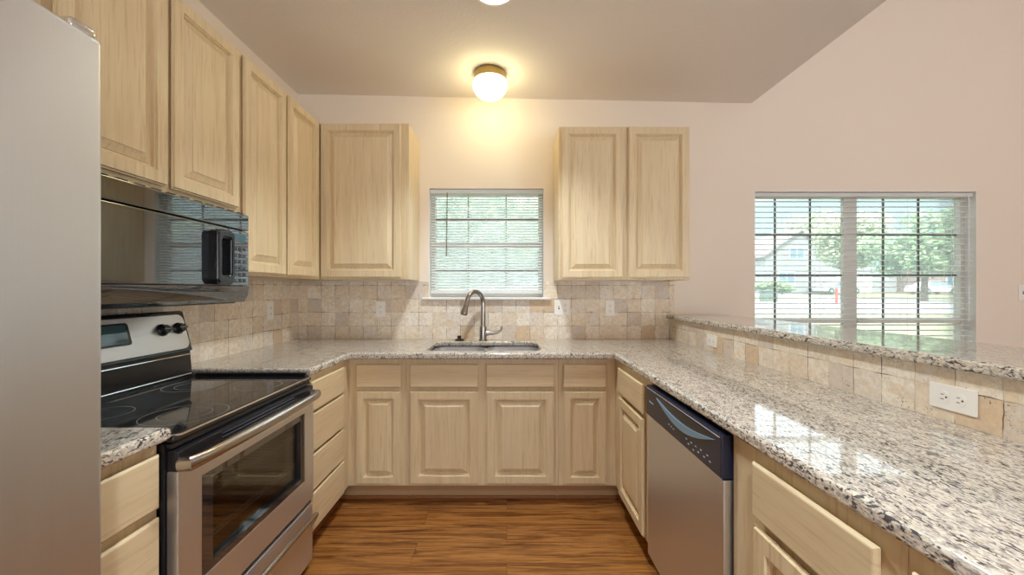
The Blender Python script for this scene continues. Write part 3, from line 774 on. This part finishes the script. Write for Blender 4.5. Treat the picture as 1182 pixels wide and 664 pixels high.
fa = thing('kitchen_faucet', 'brushed nickel pull-down faucet behind the sink', 'faucet', (-.172, 2.84, CT))
fx, fy = -.172, 2.84
q = new(); lathe(q, [(.033, 0), (.033, .006), (.028, .010), (.0275, .02), (.0255, .095), (.0235, .10), (.015, .107)], (fx, fy, CT), 'z', 24); obj('body', q, 'faucet', fa)
q = new(); dirv = Vector((-.72, -.69, 0)); R_ = .075
pts = [Vector((fx, fy, CT + .10)), Vector((fx, fy, CT + .18)), Vector((fx, fy, CT + .27))]
for k in range(1, 15):
    a = PI * .92 * k / 14; pts.append(Vector((fx, fy, CT + .27 + R_ * math.sin(a) * 1.15)) + dirv * (R_ - R_ * math.cos(a)))
endp = pts[-1]; edir = (pts[-1] - pts[-2]).normalized()
tube(q, pts, .0160, 14); obj('spout', q, 'faucet', fa)
q = new(); tube(q, [endp - edir * .002, endp + edir * .03, endp + edir * .05, endp + edir * .085, endp + edir * .10], [.0155, .017, .019, .026, .024], 18); sh = obj('spray_head', q, 'faucet', fa)
q = new(); tube(q, [endp + edir * .1002, endp + edir * .103], [.021, .020], 18); obj('nozzle', q, 'black', sh)
q = new(); hz = CT + .055
tube(q, [(fx + .012, fy, hz), (fx + .038, fy, hz)], .021, 18)
tube(q, [(fx + .034, fy - .002, hz), (fx + .07, fy - .006, hz + .001), (fx + .105, fy - .01, hz + .006), (fx + .128, fy - .012, hz + .018), (fx + .136, fy - .012, hz + .038), (fx + .133, fy - .012, hz + .05)], [.018, .015, .011, .0085, .0075, .005], 12)
obj('lever', q, 'faucet', fa)
q = new(); lathe(q, [(.032, 0), (.033, .006), (.026, .012), (.015, .016), (.013, .026), (.016, .031), (.014, .036), (0, .038)], (-.345, 2.83, CT), 'z', 24)
tag(obj('hole_plug', q, 'rubber', None, None, (-.345, 2.83, CT)), 'small black rubber plug on the granite left of the faucet', 'plug')

# ------------------------------------------------------------------ outlets and switches
def outlet(label, face, u, v, horizontal=False, kind='outlet', gang=1):
    root = thing('wall_outlet' if kind == 'outlet' else 'light_switch', label, 'outlet' if kind == 'outlet' else 'light switch', face(u, v, 0))
    pw, ph = .070 + .046 * (gang - 1), .115
    def bx(bm, a, b, c, d, w0, w1, bev=0):
        if horizontal: face.box(bm, u + c, u + d, v + a, v + b, w0, w1, bev)
        else: face.box(bm, u + a, u + b, v + c, v + d, w0, w1, bev)
    q = new(); bx(q, -pw / 2, pw / 2, -ph / 2, ph / 2, 0, .006, .0025); obj('plate', q, 'plastic', root)
    for g in range(gang):
        off = (g - (gang - 1) / 2) * .046
        if kind == 'switch' or (gang > 1 and g == 0):
            q = new(); bx(q, off - .005, off + .005, -.012, .012, .006, .007); sf = obj('toggle_slot', q, 'slot', root)
            q = new(); bx(q, off - .0035, off + .0035, -.002, .009, .006, .016, .001); obj('toggle', q, 'plastic', root)
        else:
            for s in (-1, 1):
                q = new()
                pts = [(off + .0165 * math.cos(2 * PI * k / 24), s * .0195 + max(-.0135, min(.0135, .0165 * math.sin(2 * PI * k / 24)))) for k in range(24)]
                P = (lambda a, b, w_: face(u + b, v + a, w_)) if horizontal else (lambda a, b, w_: face(u + a, v + b, w_))
                A = [q.verts.new(P(a, b, .006)) for a, b in pts]; B = [q.verts.new(P(a, b, .0078)) for a, b in pts]
                q.faces.new(A); q.faces.new(B)
                for k in range(24): q.faces.new((A[k], A[(k + 1) % 24], B[(k + 1) % 24], B[k]))
                rc = obj('receptacle', q, 'plastic', root)
                q = new()
                bx(q, off - .0075, off - .0055, s * .0195 - .002, s * .0195 + .006, .0076, .0082); bx(q, off + .0055, off + .0075, s * .0195 - .002, s * .0195 + .005, .0076, .0082)
                bx(q, off - .0022, off + .0022, s * .0195 - .0105, s * .0195 - .006, .0076, .0082)
                obj('slots', q, 'slot', rc)
    return root
TB = Face('back', D - .008); TL = Face('left', XL + .008); TR = Face('right', XB - .008); WB = Face('back', D)
outlet('white outlet on the back tile left of the sink, below the single-door wall cabinet', TB, -.948, 1.137)
outlet('wide white switch and outlet plate on the tile beside the window sill', TB, .415, 1.150, gang=2)
outlet('white outlet on the back tile under the middle of the double-door wall cabinet', TB, .775, 1.145)
outlet('white outlet on the left side wall tile beyond the oven', TL, 2.577, 1.145)
outlet('small sideways outlet on the bar tile near the far corner', TR, 2.335, .977, True)
outlet('large sideways outlet on the bar tile in the foreground', TR, 1.075, .982, True)
outlet('light switch on the bare wall right of the double window', WB, 3.888, 1.262, kind='switch')

# ------------------------------------------------------------------ ceiling lamps
lx, ly = -.112, 2.60; lz = zc(lx)
gl = thing('ceiling_lamp', 'lit globe ceiling lamp with brass ring above the sink', 'lamp', (lx, ly, lz))
q = new(); lathe(q, [(.100, .002), (.106, -.02), (.108, -.058), (.102, -.062), (.03, -.063), (.0, -.063)], (lx, ly, lz), 'z', 40); obj('brass_ring', q, 'brass', gl)
q = new(); pr = []
for k in range(0, 15):
    t_ = k / 14; ang = math.radians(-18 + 108 * t_)
    pr.append((.113 * math.cos(ang) if k < 14 else 0.0, -.086 - .088 * math.sin(ang)))
lathe(q, pr, (lx, ly, lz), 'z', 40); obj('globe', q, 'globe', gl)
def downlight(label, x, y, energy):
    z = zc(x)
    d = thing('recessed_light', label, 'lamp', (x, y, z))
    q = new(); n = 36
    lathe(q, [(.112, .001), (.110, -.006), (.094, -.007), (.092, -.001)], (x, y, z), 'z', n); obj('trim_ring', q, 'white', d)
    q = new(); lathe(q, [(.092, -.001), (.088, -.004), (.0, -.006)], (x, y, z), 'z', n); obj('lens', q, 'downlight', d)
    lt = light('down_spot', 'SPOT', (x, y, z - .02), (0, 0, 0), energy, (.86, .95, 1.0), spot_size=math.radians(115), spot_blend=.6, shadow_soft_size=.08)
downlight('recessed downlight in the kitchen ceiling at the top edge', -.06, 1.875, 85)
for (x, y) in ((.1, -.5), (.1, -2.4)):
    light('down_spot', 'SPOT', (x, y, 2.68), (0, 0, 0), 112, (.86, .95, 1.0), spot_size=math.radians(115), spot_blend=.6, shadow_soft_size=.08)  # unseen fill spots added overhead behind the camera, no fixtures

# ------------------------------------------------------------------ outdoors
def gz(y): return -.12 + .0225 * (y - 3)
def strip(bm, x0, x1, y0, y1, dz, th=.3):
    vs = [bm.verts.new((x, y, gz(y) + d)) for d in (dz, dz - th) for x, y in ((x0, y0), (x1, y0), (x1, y1), (x0, y1))]
    for f in ((0, 1, 2, 3), (4, 7, 6, 5), (0, 4, 5, 1), (1, 5, 6, 2), (2, 6, 7, 3), (3, 7, 4, 0)): bm.faces.new([vs[i] for i in f])
q = new(); strip(q, -80, 120, 3.3, 160, 0); struct('lawn', q, 'grass')
q = new(); strip(q, -80, 120, 17.5, 27, .03, .25); strip(q, 24, 32, 27.0, 52, .03, .25); struct('street', q, 'concrete')

def leaf_tree(name, label, x, y, h, rx, rz, mat, n=5200, leaf=.20, trunk=.18, seed=1, group=None, low=.32):
    rnd = random.Random(seed); g0 = gz(y)
    root = thing(name, label, 'tree' if name != 'shrub' else 'shrub', (x, y, g0), group)
    q = new()
    top = h * .62
    tube(q, [(x, y, g0 - .1), (x + .06, y, g0 + top * .5), (x - .05, y + .05, g0 + top)], [trunk, trunk * .8, trunk * .4], 10)
    for k in range(6):
        a = 2 * PI * k / 6 + rnd.random(); s = g0 + top * (.55 + .07 * k)
        tube(q, [(x, y, s), (x + rx * .3 * math.cos(a), y + rx * .3 * math.sin(a), s + h * .12), (x + rx * .6 * math.cos(a), y + rx * .6 * math.sin(a), s + h * .2)], [trunk * .4, trunk * .3, trunk * .12], 7)
    obj('trunk', q, 'bark', root)
    q = new(); cz = g0 + h - rz
    blobs = []
    for k in range(26):
        v = Vector((rnd.gauss(0, 1), rnd.gauss(0, 1), rnd.gauss(0, 1))).normalized() * (rnd.random() ** .4)
        blobs.append((Vector((x + v.x * rx * .75, y + v.y * rx * .75, cz + v.z * rz * .75)), rnd.uniform(.28, .42)))
    for k in range(n):
        c, s = blobs[rnd.randrange(len(blobs))]
        v = Vector((rnd.gauss(0, 1), rnd.gauss(0, 1), rnd.gauss(0, 1))).normalized() * (rnd.random() ** .33)
        p = c + Vector((v.x * rx * s, v.y * rx * s, v.z * rz * s))
        a = Vector((rnd.gauss(0, 1), rnd.gauss(0, 1), rnd.gauss(0, 1))).normalized(); b = a.orthogonal().normalized(); ll = leaf * rnd.uniform(.7, 1.3)
        q.faces.new([q.verts.new(p + a * ll), q.verts.new(p + b * ll * .5), q.verts.new(p - a * ll), q.verts.new(p - b * ll * .5)])
    obj('crown', q, mat, root, smooth=0, norm=False)
    return root

def house(label, x0, x1, y0, depth, wall_h, ridge, wallmat, wins, garage=None, gable='x', loc_label=None):
    g0 = gz(y0); y1 = y0 + depth
    root = thing('house', label, 'house', ((x0 + x1) / 2, y0 + depth / 2, g0))
    q = new(); box(q, x0, x1, y0, y1, g0 - .3, g0 + wall_h)
    if gable == 'y':
        xm = (x0 + x1) / 2
        for yy in (y0, y1 - .2):
            vs = [q.verts.new(p) for p in ((x0, yy, g0 + wall_h), (x1, yy, g0 + wall_h), (xm, yy, g0 + ridge), (x0, yy + .2, g0 + wall_h), (x1, yy + .2, g0 + wall_h), (xm, yy + .2, g0 + ridge))]
            for f in ((0, 1, 2), (5, 4, 3), (0, 3, 4, 1), (1, 4, 5, 2), (2, 5, 3, 0)): q.faces.new([vs[i] for i in f])
    obj('walls', q, wallmat, root, smooth=0)
    q = new(); o = .45
    if gable == 'y':
        xm = (x0 + x1) / 2; k = (ridge - wall_h) / ((x1 - x0) / 2)
        prof = [(x0 - o, wall_h - k * o), (xm, ridge), (x1 + o, wall_h - k * o), (x1 + o, wall_h - k * o + .2), (xm, ridge + .22), (x0 - o, wall_h - k * o + .2)]
        a = [q.verts.new((px, y0 - o, g0 + pz)) for px, pz in prof]; b = [q.verts.new((px, y1 + o, g0 + pz)) for px, pz in prof]
    else:
        ym = (y0 + y1) / 2; k = (ridge - wall_h) / (depth / 2)
        prof = [(y0 - o, wall_h - k * o), (ym, ridge), (y1 + o, wall_h - k * o), (y1 + o, wall_h - k * o + .2), (ym, ridge + .22), (y0 - o, wall_h - k * o + .2)]
        a = [q.verts.new((x0 - o, py, g0 + pz)) for py, pz in prof]; b = [q.verts.new((x1 + o, py, g0 + pz)) for py, pz in prof]
    q.faces.new(a); q.faces.new(b[::-1])
    for k in range(6): q.faces.new((a[k], a[(k + 1) % 6], b[(k + 1) % 6], b[k]))
    obj('roof', q, 'roof', root, smooth=0)
    for (wx, wz, ww, wh) in wins:
        q = new(); box(q, wx - ww / 2 - .1, wx + ww / 2 + .1, y0 - .06, y0 - .001, g0 + wz - .1, g0 + wz + wh + .1); f = obj('window', q, 'white', root)
        q = new(); box(q, wx - ww / 2, wx - .04, y0 - .08, y0 - .061, g0 + wz, g0 + wz + wh); box(q, wx + .04, wx + ww / 2, y0 - .08, y0 - .061, g0 + wz, g0 + wz + wh); obj('pane', q, 'house_glass', f)
    if garage:
        gx, gw = garage; q = new()
        for k in range(4): box(q, gx - gw / 2, gx + gw / 2, y0 - .06, y0 - .001, g0 + .05 + k * .55, g0 + .57 + k * .55, .02)
        obj('garage_door', q, 'white', root)
    return root
house('pale gabled house at the left end of the street beyond the dining window', 30.5, 38.5, 46, 8, 4.6, 7.4, 'siding', [(33.0, 1.0, 1.8, 1.5), (34.2, 4.2, 1.6, 1.2)], None, 'y')
house('grey house with wide garage behind the white car', 39.5, 50, 50, 9, 4.9, 7.2, 'siding', [(47.4, 3.2, 1.9, 1.3), (41.0, .9, 1.5, 1.4)], (44.5, 4.6), 'x')
house('pinkish low house behind the trees right of the window mullion', 51.2, 64, 46, 9, 2.9, 5.4, 'brick', [(52.6, .8, 1.4, 1.5), (54.6, .8, 1.0, 1.5), (61.0, .8, 1.5, 1.4)], (58, 3.2), 'x')

leaf_tree('broadleaf_tree', 'big green tree behind the right half of the double window', 30.5, 28.5, 7.2, 3.8, 2.9, 'leaf_a', 7000, .19, .22, 3)
leaf_tree('broadleaf_tree', 'olive green tree behind the window mullion', 33.0, 38.0, 8.4, 4.2, 3.2, 'leaf_b', 6000, .24, .22, 5)
leaf_tree('broadleaf_tree', 'tall pale tree rising above the grey house roof', 52, 66, 13.5, 8.5, 5.2, 'leaf_b', 6500, .42, .3, 8)
leaf_tree('broadleaf_tree', 'leafy tree filling the window over the sink', -1.4, 12.5, 5.6, 3.4, 2.6, 'leaf_a', 6500, .14, .16, 11)
leaf_tree('broadleaf_tree', 'paler tree further back behind the sink window', 3.2, 24, 7.4, 4.6, 3.4, 'leaf_b', 6000, .2, .2, 13)
leaf_tree('shrub', 'low dark shrub in front of the left house', 27.8, 40.5, 1.7, 1.9, .8, 'leaf_a', 2600, .14, .08, 17)

def car(label, x, y, paint, L=4.5, flip=1):
    g0 = gz(y) + .03
    root = thing('parked_car', label, 'car', (x, y, g0))
    prof = [(-.5, .30), (-.5, .62), (-.46, .80), (-.27, .90), (-.13, 1.38), (.0, 1.46), (.17, 1.43), (.33, 1.02), (.46, .92), (.5, .70), (.5, .30)]
    q = new(); W = .88
    half = [[q.verts.new((x + flip * px * L, y + s * (W if pz < 1.0 else W * .80), g0 + pz)) for px, pz in prof] for s in (-1, 1)]
    n = len(prof); q.faces.new(half[0]); q.faces.new(half[1][::-1])
    for k in range(n): q.faces.new((half[0][k], half[0][(k + 1) % n], half[1][(k + 1) % n], half[1][k]))
    fin(q); obj('body', q, paint, root, smooth=50)
    q = new()
    for s in (-1, 1):
        for a, b in ((-.235, -.02), (.0, .20)):
            za = .97; zb = 1.36
            p = [(a + (.0 if a > -.1 else -.0), za), (b + (.07 if b > .1 else 0), za), (b - (.03 if b > .1 else 0), zb), (a + (.10 if a < -.1 else 0), zb)]
            vs = [q.verts.new((x + flip * px * L, y + s * (W * (1.005 - .20 * max(0, (pz - .95) / .45))), g0 + pz)) for px, pz in p]
            v2 = [q.verts.new(v.co + Vector((0, s * .012, 0))) for v in vs]
            q.faces.new(vs); q.faces.new(v2)
            for k in range(4): q.faces.new((vs[k], vs[(k + 1) % 4], v2[(k + 1) % 4], v2[k]))
    obj('side_windows', q, 'house_glass', root)
    for wx in (-.32, .31):
        for s in (-1, 1):
            q = new(); lathe(q, [(.20, -.02), (.33, 0), (.33, .20), (.20, .22)], (x + flip * wx * L, y + s * .80 - .10, g0 + .33), 'y', 20); wl = obj('wheel', q, 'tyre', root)
            q = new(); lathe(q, [(.19, -.01), (.05, -.02), (0, -.02)], (x + flip * wx * L, y + s * .80 - .10 - .012 if s < 0 else y + s * .80 + .132, g0 + .33), 'y', 16); obj('hubcap', q, 'chrome', wl)
    return root
car('white car parked in front of the grey house', 38.2, 45.0, 'car_white')
car('white car parked under the big tree at the right', 48.0, 44.0, 'car_white', flip=-1)
q = new(); tube(q, [(20.55, 24.3, gz(24.3) - .1), (20.55, 24.3, gz(24.3) + 1.05)], .07, 10); pl = obj('pole', q, 'red', None, None, (20.55, 24.3, gz(24.3)))
pl.name = 'marker_post'; tag(pl, 'slim red marker post by the street left of the mullion', 'post')
ub = thing('utility_box', 'small grey-green utility box on the far grass at the window left edge', 'utility box', (19.2, 28.6, gz(28.6)))
obj('cabinet', boxes((18.7, 19.7, 28.3, 28.9, gz(28.6) - .05, gz(28.6) + .75), bev=.04), 'grey_green', ub)
obj('lid', boxes((18.64, 19.76, 28.25, 28.95, gz(28.6) + .75, gz(28.6) + .83), bev=.03), 'grey_green', ub)
